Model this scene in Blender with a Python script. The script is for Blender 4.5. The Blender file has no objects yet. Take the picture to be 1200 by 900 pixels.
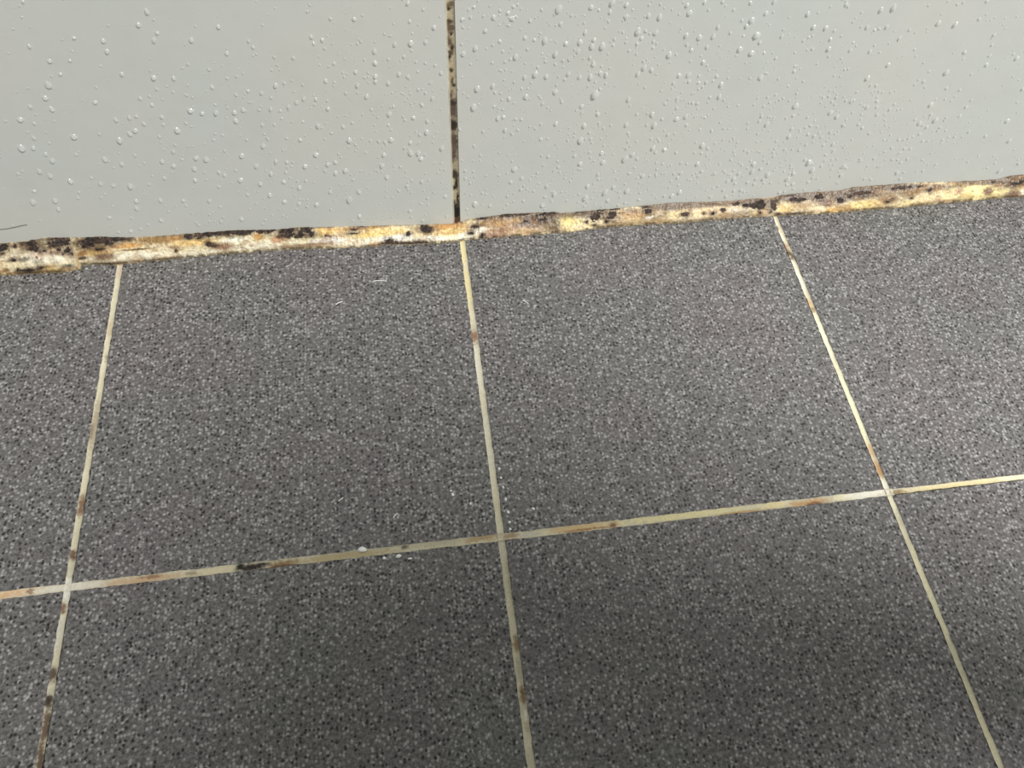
import bpy, bmesh, math, random
import numpy as np
from mathutils import Matrix, Vector

# ------------------------------------------------------------------ camera, world, light
SC = bpy.context.scene
COL = SC.collection
F_PX = 876.1                                    # focal length in pixels of the 1200 x 900 frame
CAM = np.array([-0.0248041, -0.1162574, 0.3506653])
ROT = np.array([[0.99031619, 0.09406618, -0.10210487],
                [-0.13259209, 0.85883715, -0.49479095],
                [0.04114836, 0.50353779, 0.86299276]])
cam_d = bpy.data.cameras.new('camera')
cam_d.sensor_width = 36.0
cam_d.lens = F_PX / 1200 * 36
cam_d.clip_start = 0.01
cam = bpy.data.objects.new('camera', cam_d)
COL.objects.link(cam)
cam.matrix_world = Matrix([list(ROT[i]) + [CAM[i]] for i in range(3)] + [[0, 0, 0, 1]])
SC.camera = cam

world = bpy.data.worlds.new('room_light')
SC.world = world
world.use_nodes = True
bg = world.node_tree.nodes['Background']
bg.inputs['Color'].default_value = (0.95, 1.0, 0.97, 1)
bg.inputs['Strength'].default_value = 0.22

def area(name, loc, target, size, power, colour):
    d = bpy.data.lights.new(name, 'AREA')
    d.shape = 'DISK'; d.size = size; d.energy = power; d.color = colour
    o = bpy.data.objects.new(name, d)
    COL.objects.link(o)
    o.location = loc
    o.rotation_euler = (Vector(target) - Vector(loc)).to_track_quat('-Z', 'Y').to_euler()
    return o
area('ceiling_light', (1.10, -1.20, 2.2), (0.30, -0.30, 0), 0.22, 99, (1.0, 0.985, 0.955))

vs = SC.view_settings
vs.view_transform = 'Standard'
vs.look = 'None'
vs.gamma = 1.0
vs.use_curve_mapping = False
vs.exposure = 0.0

# ------------------------------------------------------------------ helpers
U = 0.2            # floor tile pitch
W = 0.198          # y of the wall tile faces
GAP = 0.0026       # floor joint
XJ = -0.0024       # x of the wall joint
rng = random.Random(7)

def lin(c):
    a = np.asarray(c, float) / 255.0
    return np.where(a <= 0.04045, a / 12.92, ((a + 0.055) / 1.055) ** 2.4)

def to_px(P):
    """world points -> photograph coordinates, used to look up traced stains"""
    q = (np.asarray(P, float) - CAM) @ ROT
    d = np.where(-q[..., 2] > 0.02, -q[..., 2], np.nan)
    return np.nan_to_num(600 + F_PX * q[..., 0] / d, nan=1e6), np.nan_to_num(450 - F_PX * q[..., 1] / d, nan=1e6)

def on_plane(px, py, axis, val):
    d = ROT @ np.array([(px - 600) / F_PX, -(py - 450) / F_PX, -1.0])
    return CAM + d * ((val - CAM[axis]) / d[axis])
def on_wall(px, py): return on_plane(px, py, 1, W)
def on_floor(px, py): return on_plane(px, py, 2, 0.0)

def vnoise(x, y, seed=0):
    x = np.asarray(x, float); y = np.asarray(y, float)
    xi = np.floor(x).astype(np.int64); yi = np.floor(y).astype(np.int64)
    fx = x - xi; fy = y - yi
    fx = fx * fx * (3 - 2 * fx); fy = fy * fy * (3 - 2 * fy)
    def h(a, b):
        n = (a * 374761393 + b * 668265263 + seed * 974634777) & 0x7fffffff
        n = ((n ^ (n >> 13)) * 1274126177) & 0x7fffffff
        return ((n ^ (n >> 16)) & 0xffff) / 65535.0
    return (h(xi, yi) * (1 - fx) + h(xi + 1, yi) * fx) * (1 - fy) + (h(xi, yi + 1) * (1 - fx) + h(xi + 1, yi + 1) * fx) * fy
def fbm(x, y, seed=0):
    return 0.5 * vnoise(x, y, seed) + 0.3 * vnoise(x * 2.1, y * 2.1, seed + 1) + 0.2 * vnoise(x * 4.3, y * 4.3, seed + 2)
def sstep(a, b, x):
    t = np.clip((x - a) / (b - a), 0, 1)
    return t * t * (3 - 2 * t)

def stain_mask(px, py, s, soft, seed, sx=0.0, sy=0.0, rough=0.0):
    cx, cy, rx, ry = s[:4]
    dx = px - cx; dy = py - cy
    ux = dx - sx * dy; uy = dy - sy * dx
    k = max(1.2, 0.5 * min(rx, ry))
    wx = (fbm(px / (2.2 * k), py / (2.2 * k), seed) - 0.5) * 1.5 * k
    wy = (fbm(px / (2.2 * k), py / (2.2 * k), seed + 11) - 0.5) * 1.5 * k
    d = np.sqrt(((ux + wx) / rx) ** 2 + ((uy + wy) / ry) ** 2)
    d = d + (fbm(px / 2.6, py / 2.0, seed + 23) - 0.5) * rough + (fbm(px / 9.0, py / 5.0, seed + 29) - 0.5) * rough
    return 1 - sstep(1 - soft, 1 + soft, d)

def paint(px, py, base, stains, soft=0.45, sx=0.0, sy=0.0, seed=0, rough=0.0):
    col = np.array(base, float)
    for k, s in enumerate(stains):
        a = s[5] if len(s) > 5 else 1.0
        near = (abs(px - s[0]) < 2 * s[2] + 12) & (abs(py - s[1]) < 2 * s[3] + 25)
        if not near.any(): continue
        m = stain_mask(px[near], py[near], s, soft, seed + 3 * k, sx, sy, rough) * a
        col[near] = col[near] * (1 - m[:, None]) + lin(s[4]) * m[:, None]
    return col

def link(name, me, mat, parent=None):
    o = bpy.data.objects.new(name, me)
    COL.objects.link(o)
    if mat is not None and not me.materials: me.materials.append(mat)
    if parent is not None: o.parent = parent
    return o

def mesh_from(name, verts, faces, colours=None, smooth=True):
    me = bpy.data.meshes.new(name)
    me.from_pydata([tuple(v) for v in verts], [], [tuple(f) for f in faces])
    if colours is not None:
        at = me.color_attributes.new('stain', 'FLOAT_COLOR', 'POINT')
        c = np.ones((len(verts), 4), np.float32); c[:, :3] = colours
        at.data.foreach_set('color', c.ravel())
    if smooth: me.polygons.foreach_set('use_smooth', [True] * len(me.polygons))
    me.update()
    return me

def tag(o, label, cat, group=None):
    o['label'] = label; o['category'] = cat
    if group: o['group'] = group
    return o

# ------------------------------------------------------------------ materials
class NT:
    def __init__(s, name):
        s.m = bpy.data.materials.new(name); s.m.use_nodes = True
        s.t = s.m.node_tree; s.n = s.t.nodes; s.b = s.n['Principled BSDF']; s.out = s.n['Material Output']
    def add(s, kind, **kw):
        n = s.n.new(kind)
        for k, v in kw.items(): setattr(n, k, v)
        return n
    def put(s, a, b): s.t.links.new(a, b)
    def set(s, n, **kw):
        for k, v in kw.items(): n.inputs[k.replace('_', ' ')].default_value = v
        return n
    def math(s, op, a, b=None, clamp=False):
        n = s.add('ShaderNodeMath', operation=op, use_clamp=clamp)
        for i, v in enumerate((a, b)):
            if v is None: continue
            if isinstance(v, (int, float)): n.inputs[i].default_value = v
            else: s.put(v, n.inputs[i])
        return n.outputs[0]
    def mix(s, f, a, b, blend='MIX'):
        n = s.add('ShaderNodeMix', data_type='RGBA', blend_type=blend)
        for i, v in ((0, f), (6, a), (7, b)):
            if isinstance(v, (int, float)): n.inputs[i].default_value = v
            elif isinstance(v, tuple): n.inputs[i].default_value = tuple(v) + (1,)
            else: s.put(v, n.inputs[i])
        return n.outputs[2]
    def ramp(s, v, lo, hi):
        n = s.add('ShaderNodeMapRange', interpolation_type='SMOOTHSTEP')
        s.put(v, n.inputs[0]); n.inputs[1].default_value = lo; n.inputs[2].default_value = hi
        return n.outputs[0]
    def pos(s): return s.add('ShaderNodeNewGeometry').outputs['Position']
    def noise(s, p, scale, detail=2.0, rough=0.5):
        n = s.add('ShaderNodeTexNoise'); s.put(p, n.inputs['Vector'])
        s.set(n, Scale=scale, Detail=detail, Roughness=rough); return n
    def vor(s, p, scale):
        n = s.add('ShaderNodeTexVoronoi'); s.put(p, n.inputs['Vector']); s.set(n, Scale=scale); return n
    def bump(s, h, strength, dist):
        n = s.add('ShaderNodeBump'); s.put(h, n.inputs['Height'])
        s.set(n, Strength=strength, Distance=dist); s.put(n.outputs[0], s.b.inputs['Normal']); return n

def L(r, g, b): return tuple(float(v) for v in lin((r, g, b)))

def mat_floor_tile():
    m = NT('speckled_floor_tile'); p = m.pos()
    base = m.noise(p, 620, 2.0, 0.7)
    big = m.noise(p, 14, 2.0)
    tint = m.mix(m.ramp(big.outputs[0], 0.35, 0.65), L(134, 133, 130), L(137, 130, 132))
    c = m.mix(m.ramp(base.outputs[0], 0.36, 0.66), L(92, 90, 89), tint)
    def grains(scale, lo, hi, r0, r1):
        v = m.vor(p, scale)
        sep = m.add('ShaderNodeSeparateColor'); m.put(v.outputs['Color'], sep.inputs[0])
        sel = m.ramp(sep.outputs[0], lo, hi)
        dot = m.math('SUBTRACT', 1.0, m.ramp(v.outputs['Distance'], r0, r1))
        return m.math('MULTIPLY', sel, dot)
    light = grains(600, 0.35, 0.80, 0.22, 0.62)
    c = m.mix(m.math('MULTIPLY', light, 0.66), c, L(202, 200, 198))
    light2 = grains(430, 0.90, 0.93, 0.10, 0.42)
    c = m.mix(m.math('MULTIPLY', light2, 0.75), c, L(214, 212, 208))
    dark = grains(540, 0.62, 0.70, 0.26, 0.50)
    c = m.mix(m.math('MULTIPLY', dark, 0.92), c, L(38, 36, 36))
    dark2 = grains(360, 0.86, 0.90, 0.14, 0.40)
    c = m.mix(m.math('MULTIPLY', dark2, 0.9), c, L(26, 24, 24))
    c = m.mix(1.0, c, (0.80, 0.80, 0.805), 'MULTIPLY')
    m.put(c, m.b.inputs['Base Color'])
    m.set(m.b, Roughness=0.5)
    m.bump(m.noise(p, 700, 2.0).outputs[0], 0.35, 0.0006)
    return m.m

def mat_wall_tile():
    m = NT('pale_grey_wall_tile'); p = m.pos()
    big = m.noise(p, 9, 3.0, 0.55)
    c = m.mix(m.ramp(big.outputs[0], 0.3, 0.7), L(206, 210, 205), L(210, 210, 203))
    fine = m.noise(p, 45, 3.0)
    c = m.mix(m.math('MULTIPLY', m.ramp(fine.outputs[0], 0.45, 0.75), 0.12), c, L(188, 190, 182))
    m.put(c, m.b.inputs['Base Color'])
    m.set(m.b, Roughness=0.34)
    m.bump(m.noise(p, 60, 2.0).outputs[0], 0.08, 0.002)
    return m.m

def mat_stain(name, rough, grain, bump_scale, bump_strength, speck=0.0):
    m = NT(name); p = m.pos()
    a = m.add('ShaderNodeAttribute', attribute_name='stain')
    n = m.noise(p, grain, 3.0, 0.6)
    c = m.mix(m.math('MULTIPLY', m.ramp(n.outputs[0], 0.42, 0.75), 0.35), a.outputs['Color'], m.mix(1.0, a.outputs['Color'], (0.60, 0.56, 0.50), 'MULTIPLY'))
    if speck:
        v = m.noise(p, grain * 2.2, 2.0, 0.6)
        c = m.mix(m.math('MULTIPLY', m.ramp(v.outputs[0], 0.62, 0.70), speck), c, L(60, 46, 34))
    m.put(c, m.b.inputs['Base Color'])
    m.set(m.b, Roughness=rough)
    m.bump(m.noise(p, bump_scale, 3.0).outputs[0], bump_strength, 0.0008)
    return m.m

def mat_plain(name, c, rough=0.6):
    m = NT(name)
    n = m.noise(m.pos(), 300, 2.0)
    m.put(m.mix(n.outputs[0], tuple(v * 0.85 for v in c), tuple(min(1, v * 1.1) for v in c)), m.b.inputs['Base Color'])
    m.set(m.b, Roughness=rough)
    return m.m

def mat_water(name='water', body=0.30):
    m = NT(name)
    n = m.noise(m.pos(), 200, 1.0)
    m.put(m.mix(n.outputs[0], (0.86, 0.88, 0.86), (0.95, 0.95, 0.93)), m.b.inputs['Base Color'])
    m.set(m.b, Roughness=0.18, IOR=2.4)
    tr = m.add('ShaderNodeBsdfTransparent')
    mx = m.add('ShaderNodeMixShader')
    lw = m.add('ShaderNodeLayerWeight'); m.set(lw, Blend=0.5)
    f = m.add('ShaderNodeMapRange'); m.put(lw.outputs['Facing'], f.inputs[0])
    f.inputs[3].default_value = body; f.inputs[4].default_value = body + 0.25
    m.put(f.outputs[0], mx.inputs[0])
    m.put(tr.outputs[0], mx.inputs[1]); m.put(m.b.outputs[0], mx.inputs[2]); m.put(mx.outputs[0], m.out.inputs['Surface'])
    return m.m

M_FLOOR = mat_floor_tile()
M_WALL = mat_wall_tile()
M_GROUT = mat_stain('cream_grout', 0.62, 900, 1500, 0.3, 0.25)
M_WGROUT = mat_stain('mouldy_wall_grout', 0.7, 800, 1500, 0.3, 0.4)
M_SEAL = mat_stain('yellowed_sealant', 0.42, 420, 600, 0.5, 0.3)
M_MOULD = mat_stain('black_mould', 0.75, 900, 1800, 0.5)
M_SCREED = mat_plain('grey_screed', L(120, 115, 105), 0.9)
M_WATER = mat_water()

# ------------------------------------------------------------------ boxes
def bevel_box(name, x0, x1, y0, y1, z0, z1, bev):
    bm = bmesh.new()
    bmesh.ops.create_cube(bm, size=1)
    for v in bm.verts:
        v.co = Vector(((x0 + x1) / 2 + v.co.x * (x1 - x0), (y0 + y1) / 2 + v.co.y * (y1 - y0), (z0 + z1) / 2 + v.co.z * (z1 - z0)))
    if bev: bmesh.ops.bevel(bm, geom=bm.edges[:], offset=bev, segments=1, affect='EDGES', profile=0.5)
    me = bpy.data.meshes.new(name); bm.to_mesh(me); bm.free()
    return me

# ------------------------------------------------------------------ floor
floor = link('floor', bevel_box('floor', -1.2, 1.2, -1.4, W + 0.05, -0.04, -0.0085, 0), M_SCREED)
floor['kind'] = 'structure'
h = U / 2 - GAP / 2
full = bevel_box('tile', -h, h, -h, h, -0.0085, 0, 0.0005)
cut_y1 = W - 0.003
cut = bevel_box('tile', -h, h, -h, cut_y1 - U / 2, -0.0085, 0, 0.0005)
for j in range(-7, 1):
    for i in range(-6, 6):
        t = link('tile', cut if j == 0 else full, M_FLOOR, floor)
        t.location = ((i + 0.5) * U, (j + 0.5) * U, 0)

def ribbon(name, P0, P1, across, width, wnoise, parent, mat, base, stains, fine=None, lift=(-0.0004, 0.00006), up=(0, 0, 1),
           sx=0.0, sy=0.0, seed=0, wfun=None, lit_edge=None):
    """a grout line: rows of points along P0-P1, edges a little uneven, crown slightly sunk"""
    P0 = np.array(P0, float); P1 = np.array(P1, float); Ln = np.linalg.norm(P1 - P0)
    lo, hi = fine if fine else (0, 0)
    s = np.unique(np.concatenate([np.arange(0, Ln, 0.02), np.arange(max(lo, 0), min(hi, Ln), 0.0005), [Ln]]).round(5))
    d = (P1 - P0) / Ln; ac = np.array(across, float); up = np.array(up, float)
    rows = np.linspace(-1, 1, 9)
    wl = width / 2 + (fbm(s * 260, s * 0, seed) - 0.5) * wnoise
    wr = width / 2 + (fbm(s * 260, s * 0 + 9, seed) - 0.5) * wnoise
    if wfun is not None:
        k = np.array([wfun(P0 + d * q) for q in s]); wl = wl * k; wr = wr * k
    V = np.zeros((len(s), 9, 3))
    for k, r in enumerate(rows):
        off = np.where(r < 0, r * wl, r * wr)
        z = lift[0] + (lift[1] - lift[0]) * abs(r) ** 3 + (fbm(s * 500, s * 0 + k * 0.7, seed + 5) - 0.5) * 0.00015
        V[:, k] = P0 + d * s[:, None] + ac * off[:, None] + up * z[:, None]
    n = len(s)
    V = V.reshape(-1, 3)
    F = [(a * 9 + b, a * 9 + b + 1, a * 9 + 10 + b, a * 9 + 9 + b) for a in range(n - 1) for b in range(8)]
    if np.dot(np.cross(ac, d), up) < 0: F = [f[::-1] for f in F]
    px, py = to_px(V)
    b = np.tile(lin(base), (len(V), 1))
    q = fbm(V[:, 0] * 90, V[:, 1] * 90 + V[:, 2] * 90, seed + 2)[:, None]
    b = b * (0.80 + 0.36 * q)
    r = np.tile(abs(rows), n)
    edge = sstep(0.62, 1.0, r) * sstep(0.35, 0.7, fbm(V[:, 0] * 160, V[:, 1] * 160 + V[:, 2] * 160, seed + 8))
    b = b * (1 - 0.40 * edge[:, None]) + lin((96, 76, 46)) * 0.40 * edge[:, None]
    c = paint(px, py, b, stains, 0.5, sx, sy, seed + 40, 0.9)
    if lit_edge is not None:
        e = sstep(0.70, 0.80, -np.tile(rows, n))[:, None]  # lit bevel of the left tile, painted as a cream line on the grout
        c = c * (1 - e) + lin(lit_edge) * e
    c = c * 0.80 + c.mean(1, keepdims=True) * 0.20
    return link(name, mesh_from(name, V, F, c), mat, parent)

CREAM = (214, 205, 172)
V0S = [(139, 318, 5, 8, (206, 186, 160)), (128, 383, 4, 10, (196, 174, 136), .7), (126, 420, 3, 5, (60, 48, 36), .5), (110, 500, 4, 25, (170, 152, 124), .8),
       (107, 505, 2.5, 9, (120, 96, 70), .6), (95, 594, 4, 12, (138, 104, 76)), (89, 588, 2, 9, (226, 220, 205)), (85, 651, 4, 6, (118, 88, 62)),
       (80, 690, 7, 14, (226, 222, 206)), (73, 714, 4.5, 6, (128, 92, 66)), (68, 745, 4, 22, (206, 200, 180)), (62, 790, 5, 9, (96, 78, 62)),
       (60, 809, 3, 5, (196, 188, 166)), (57, 822, 5, 7, (58, 44, 34)), (54, 850, 5, 22, (112, 90, 70)), (47, 890, 5, 20, (104, 82, 62))]
V1S = [(542, 296, 5, 14, (228, 212, 150)), (541, 314, 2, 4, (96, 78, 48)), (547, 338, 5, 22, (226, 210, 150)), (556, 394, 3.2, 9, (148, 104, 66)), (549, 385, 2, 3, (250, 246, 225)),
       (560, 430, 5, 30, (222, 216, 192)), (572, 520, 5, 40, (212, 206, 180)), (590, 640, 5, 14, (206, 198, 170)), (600, 690, 4, 40, (186, 178, 142)),
       (606, 755, 4, 9, (150, 124, 84)), (609, 785, 4, 16, (184, 176, 150)), (613, 815, 4, 12, (134, 98, 54)), (618, 850, 4, 12, (196, 184, 150)), (616, 838, 2, 6, (232, 226, 206))]
V2S = [(907, 262, 4, 6, (242, 234, 208)), (909, 268, 4, 3, (138, 96, 50)), (914, 279, 4, 9, (236, 228, 200)), (919, 290, 3.5, 6, (172, 118, 66)), (925, 299, 4.5, 5, (104, 82, 52)),
       (936, 328, 4, 20, (244, 238, 206)), (948, 357, 3.6, 8, (214, 172, 108)), (952, 363, 3, 4, (150, 110, 64)), (965, 395, 4, 25, (240, 236, 196)), (1000, 475, 4, 45, (236, 232, 190)),
       (1021, 528, 3.5, 10, (208, 176, 130)), (1031, 552, 3.5, 10, (198, 150, 92)), (1038, 568, 5, 8, (240, 236, 212)), (1046, 590, 4, 12, (232, 226, 190)), (1090, 690, 5, 80, (228, 220, 178)), (1150, 850, 5, 60, (222, 212, 172))]
H1S = [(15, 696, 24, 4, (222, 176, 122)), (36, 693, 5, 3, (150, 108, 70)), (52, 691, 10, 4, (224, 190, 140)), (80, 689, 46, 5, (222, 216, 196)), (168, 679, 44, 4, (204, 170, 128)), (176, 676, 12, 2, (160, 120, 84)),
       (250, 670, 32, 4, (216, 202, 164)), (225, 672, 8, 2.4, (120, 90, 60), .6), (296, 664, 17, 4, (38, 26, 20)), (281, 664, 5, 4, (24, 18, 14)), (308, 661, 5, 1.6, (20, 14, 12)),
       (332, 661, 18, 4, (140, 104, 58)), (330, 664, 18, 1.6, (104, 70, 36)), (400, 652, 55, 4, (186, 168, 120)), (475, 641, 4, 2, (58, 44, 30)), (515, 637, 32, 4, (196, 186, 154)), (566, 631, 20, 4, (188, 160, 108)),
       (598, 628, 9, 3.5, (176, 150, 110)), (622, 626, 14, 4, (204, 196, 172)), (680, 618, 38, 4, (216, 184, 124)), (690, 620, 26, 1.4, (170, 118, 56)), (718, 615, 5, 4, (140, 92, 44)),
       (800, 604, 75, 4, (226, 212, 152)), (870, 600, 30, 1.4, (196, 160, 96)), (948, 589, 22, 3.6, (206, 160, 100)), (954, 590, 8, 2, (150, 100, 50)), (905, 592, 16, 4, (230, 212, 152)), (990, 583, 12, 4, (236, 224, 178)),
       (1016, 580, 28, 5, (242, 236, 216)), (1054, 577, 9, 3, (150, 124, 78)), (1120, 569, 58, 4, (232, 214, 156)), (1110, 573, 40, 1.2, (140, 110, 66)), (1190, 561, 18, 4, (236, 226, 186))]
yend = W - 0.006
for k, st, shx in ((-1, V0S, -0.16), (0, V1S, 0.13), (1, V2S, 0.40)):
    ribbon('grout_line', (k * U, -1.4, 0), (k * U, yend, 0), (1, 0, 0), [0.0031, 0.0033, 0.0029][k + 1], 0.0006, floor, M_GROUT, CREAM, st, fine=(1.4 - 0.16, 1.4 + yend), sx=shx, seed=20 + k)
for k in (-5, -4, -3, -2, 2, 3, 4, 5):
    ribbon('grout_line', (k * U, -1.4, 0), (k * U, yend, 0), (1, 0, 0), 0.0031, 0.0006, floor, M_GROUT, CREAM, [], seed=50 + k)
def h1w(P):
    return 0.82 if P[0] > 0.203 else 1.06
ribbon('grout_line', (-1.2, 0, 0.00004), (1.2, 0, 0.00004), (0, 1, 0), 0.0034, 0.0006, floor, M_GROUT, CREAM, H1S, fine=(1.2 - 0.29, 1.2 + 0.33), sy=-0.117, seed=33, wfun=h1w)
for j in range(-6, 0):
    ribbon('grout_line', (-1.2, j * U, 0.00004), (1.2, j * U, 0.00004), (0, 1, 0), 0.0031, 0.0006, floor, M_GROUT, CREAM, [], seed=70 + j)

# ------------------------------------------------------------------ wall
wall = link('wall_back', bevel_box('wall_back', -1.2, 1.2, W + 0.009, W + 0.05, -0.04, 1.2, 0), M_SCREED)
wall['kind'] = 'structure'
WJ = 0.0037
WT, HT = 0.6, 0.3
wt = bevel_box('tile', WJ / 2, WT - WJ / 2, W, W + 0.009, 0.0015, HT - WJ / 2, 0.0005)
for i in range(-2, 2):
    for j in range(4):
        t = link('tile', wt, M_WALL, wall)
        t.location = (XJ + i * WT, 0, j * HT)
WS = [(526, 6, 6, 4, (120, 104, 76)), (525.5, 10, 2, 2.5, (50, 42, 30)), (525, 25, 6, 3, (84, 70, 52)), (527, 33, 5, 6, (112, 92, 66)), (529, 39, 1.6, 2.6, (14, 10, 8)), (525, 48, 4, 6, (104, 86, 62)), (530, 57, 2, 4, (60, 46, 32)),
      (526, 68, 2.6, 4, (34, 26, 18)), (527, 62, 4, 3, (90, 74, 52)), (529, 82, 2.6, 2.6, (34, 26, 18)), (530, 96, 1.6, 5, (74, 60, 42)), (528, 108, 5, 6, (128, 108, 80), .8), (532, 100, 1.5, 2, (30, 22, 16)), (527, 112, 2, 3, (60, 46, 34)),
      (530, 128, 7, 12, (98, 82, 70)), (530, 121, 6, 3, (66, 52, 44)), (530, 147, 7, 8, (56, 44, 38)), (528, 144, 4, 5, (34, 26, 22)), (531, 172, 7, 18, (108, 92, 76)), (529, 184, 4, 7, (84, 70, 56)), (532, 165, 5, 6, (92, 76, 62)),
      (532, 203, 5, 5, (66, 54, 40)), (529, 206, 2.5, 3, (30, 24, 18)), (535, 214, 2, 6, (44, 34, 24)), (532, 220, 4, 2.6, (40, 30, 22)), (536.5, 232, 1.6, 9, (28, 20, 14)), (534, 247, 7, 8.5, (30, 24, 20)), (535, 250, 5, 7, (14, 11, 10)), (535, 258, 6, 3, (96, 62, 34))]
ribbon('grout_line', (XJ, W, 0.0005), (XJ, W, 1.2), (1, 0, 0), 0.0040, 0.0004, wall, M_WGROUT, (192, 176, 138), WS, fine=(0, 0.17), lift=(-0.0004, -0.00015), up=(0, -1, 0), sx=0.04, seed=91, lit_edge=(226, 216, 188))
for i in (-1, 1):
    ribbon('grout_line', (XJ + i * WT, W, 0.0005), (XJ + i * WT, W, 1.2), (1, 0, 0), 0.0040, 0.0004, wall, M_WGROUT, (192, 176, 138), [], lift=(-0.0004, -0.00015), up=(0, -1, 0), seed=93 + i)
for j in (1, 2, 3):
    ribbon('grout_line', (-1.2, W, j * HT), (1.2, W, j * HT), (0, 0, 1), 0.0040, 0.0004, wall, M_WGROUT, (192, 176, 138), [], lift=(-0.0007, -0.0004), up=(0, -1, 0), seed=97 + j)

# ------------------------------------------------------------------ sealant strips
BOT_L = [(-20, 325), (0, 323.3), (45, 321), (75, 320), (90, 316.5)]
BOT_R = [(85, 311.5), (92, 311), (117, 310), (133, 311.5), (143, 310), (167, 307.5), (200, 304.5), (233, 301), (283, 296.7), (317, 294), (342, 292.5), (367, 291.7), (400, 291), (441, 289), (452, 286.5),
         (483, 287), (533, 284), (550, 281), (600, 277.5), (633, 274.6), (667, 272.5), (700, 268), (742, 264.3), (767, 263), (800, 261.8), (850, 256.7), (900, 254), (917, 253), (958, 251), (1000, 248),
         (1067, 242.5), (1117, 237.5), (1167, 233), (1220, 230)]
TOP = [(-20, 287), (0, 285), (25, 283), (55, 278), (92, 278), (120, 276.7), (142, 278), (167, 277.5), (200, 275.5), (218, 273.7), (233, 272.5), (267, 270), (297, 269), (325, 268.7), (350, 266), (367, 266),
       (400, 265.5), (433, 264.7), (490, 263), (530, 261.7), (541, 259), (553, 256), (592, 250.5), (600, 250), (650, 248), (658, 249.5), (675, 248), (717, 244), (742, 241.7), (783, 237.5), (800, 237),
       (855, 235), (875, 233), (908, 231), (915, 228), (950, 224.7), (983, 223), (992, 221), (1000, 219), (1042, 216), (1073, 213.7), (1133, 212), (1167, 210), (1188, 205), (1220, 203)]
def edge_tab(pts, f): return np.array([f(*p) for p in pts])
TBL = edge_tab(BOT_L, on_floor); TBR = edge_tab(BOT_R, on_floor); TT = edge_tab(TOP, on_wall)
XCUT = -0.2218

CR = (236, 218, 170)
STAINS_L = [(45, 303, 60, 8, (242, 232, 204)), (10, 310, 20, 6, (240, 222, 176)), (25, 295, 14, 4, (176, 160, 130), .8), (60, 297, 26, 3.5, (222, 196, 168)), (28, 304, 8, 3, (90, 84, 72), .8), (44, 306, 5, 3, (176, 168, 150), .8),
            (4, 318, 8, 2, (186, 150, 96)), (60, 317, 16, 2.2, (226, 188, 96)), (80, 312, 7, 2.4, (92, 98, 92)), (15, 321, 14, 1.6, (214, 170, 100)), (8, 316, 3, 1.6, (130, 110, 80)), (56, 312.5, 10, 1.2, (196, 160, 90)), (43, 302, 1.6, 1.6, (120, 90, 80))]
BLACK_L = [(2, 291, 8, 5), (17.5, 288, 2.6, 2), (27, 285.5, 5, 2.2), (39, 285.5, 9, 4.5), (40, 291, 9, 3.4), (51, 294.5, 3.4, 2.4), (70, 279.2, 19, 1.7), (72, 284.2, 18, 4.2), (64, 288.5, 9, 2.4), (69, 293, 3, 2.2), (79, 292.5, 4, 3.4), (85, 297, 5, 2.6),
           (74, 298, 2, 1.6), (88, 292, 3, 3), (16, 304.5, 4.5, 1.8), (33, 317, 10, 2.8), (47.5, 313.5, 4, 1.9), (21, 316.5, 2, 2), (3, 297, 2.5, 1.4), (60, 297, 1.5, 1.2), (71.5, 315.5, 2, 1.2), (67, 297.5, 1.3, 1.2)]
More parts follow.
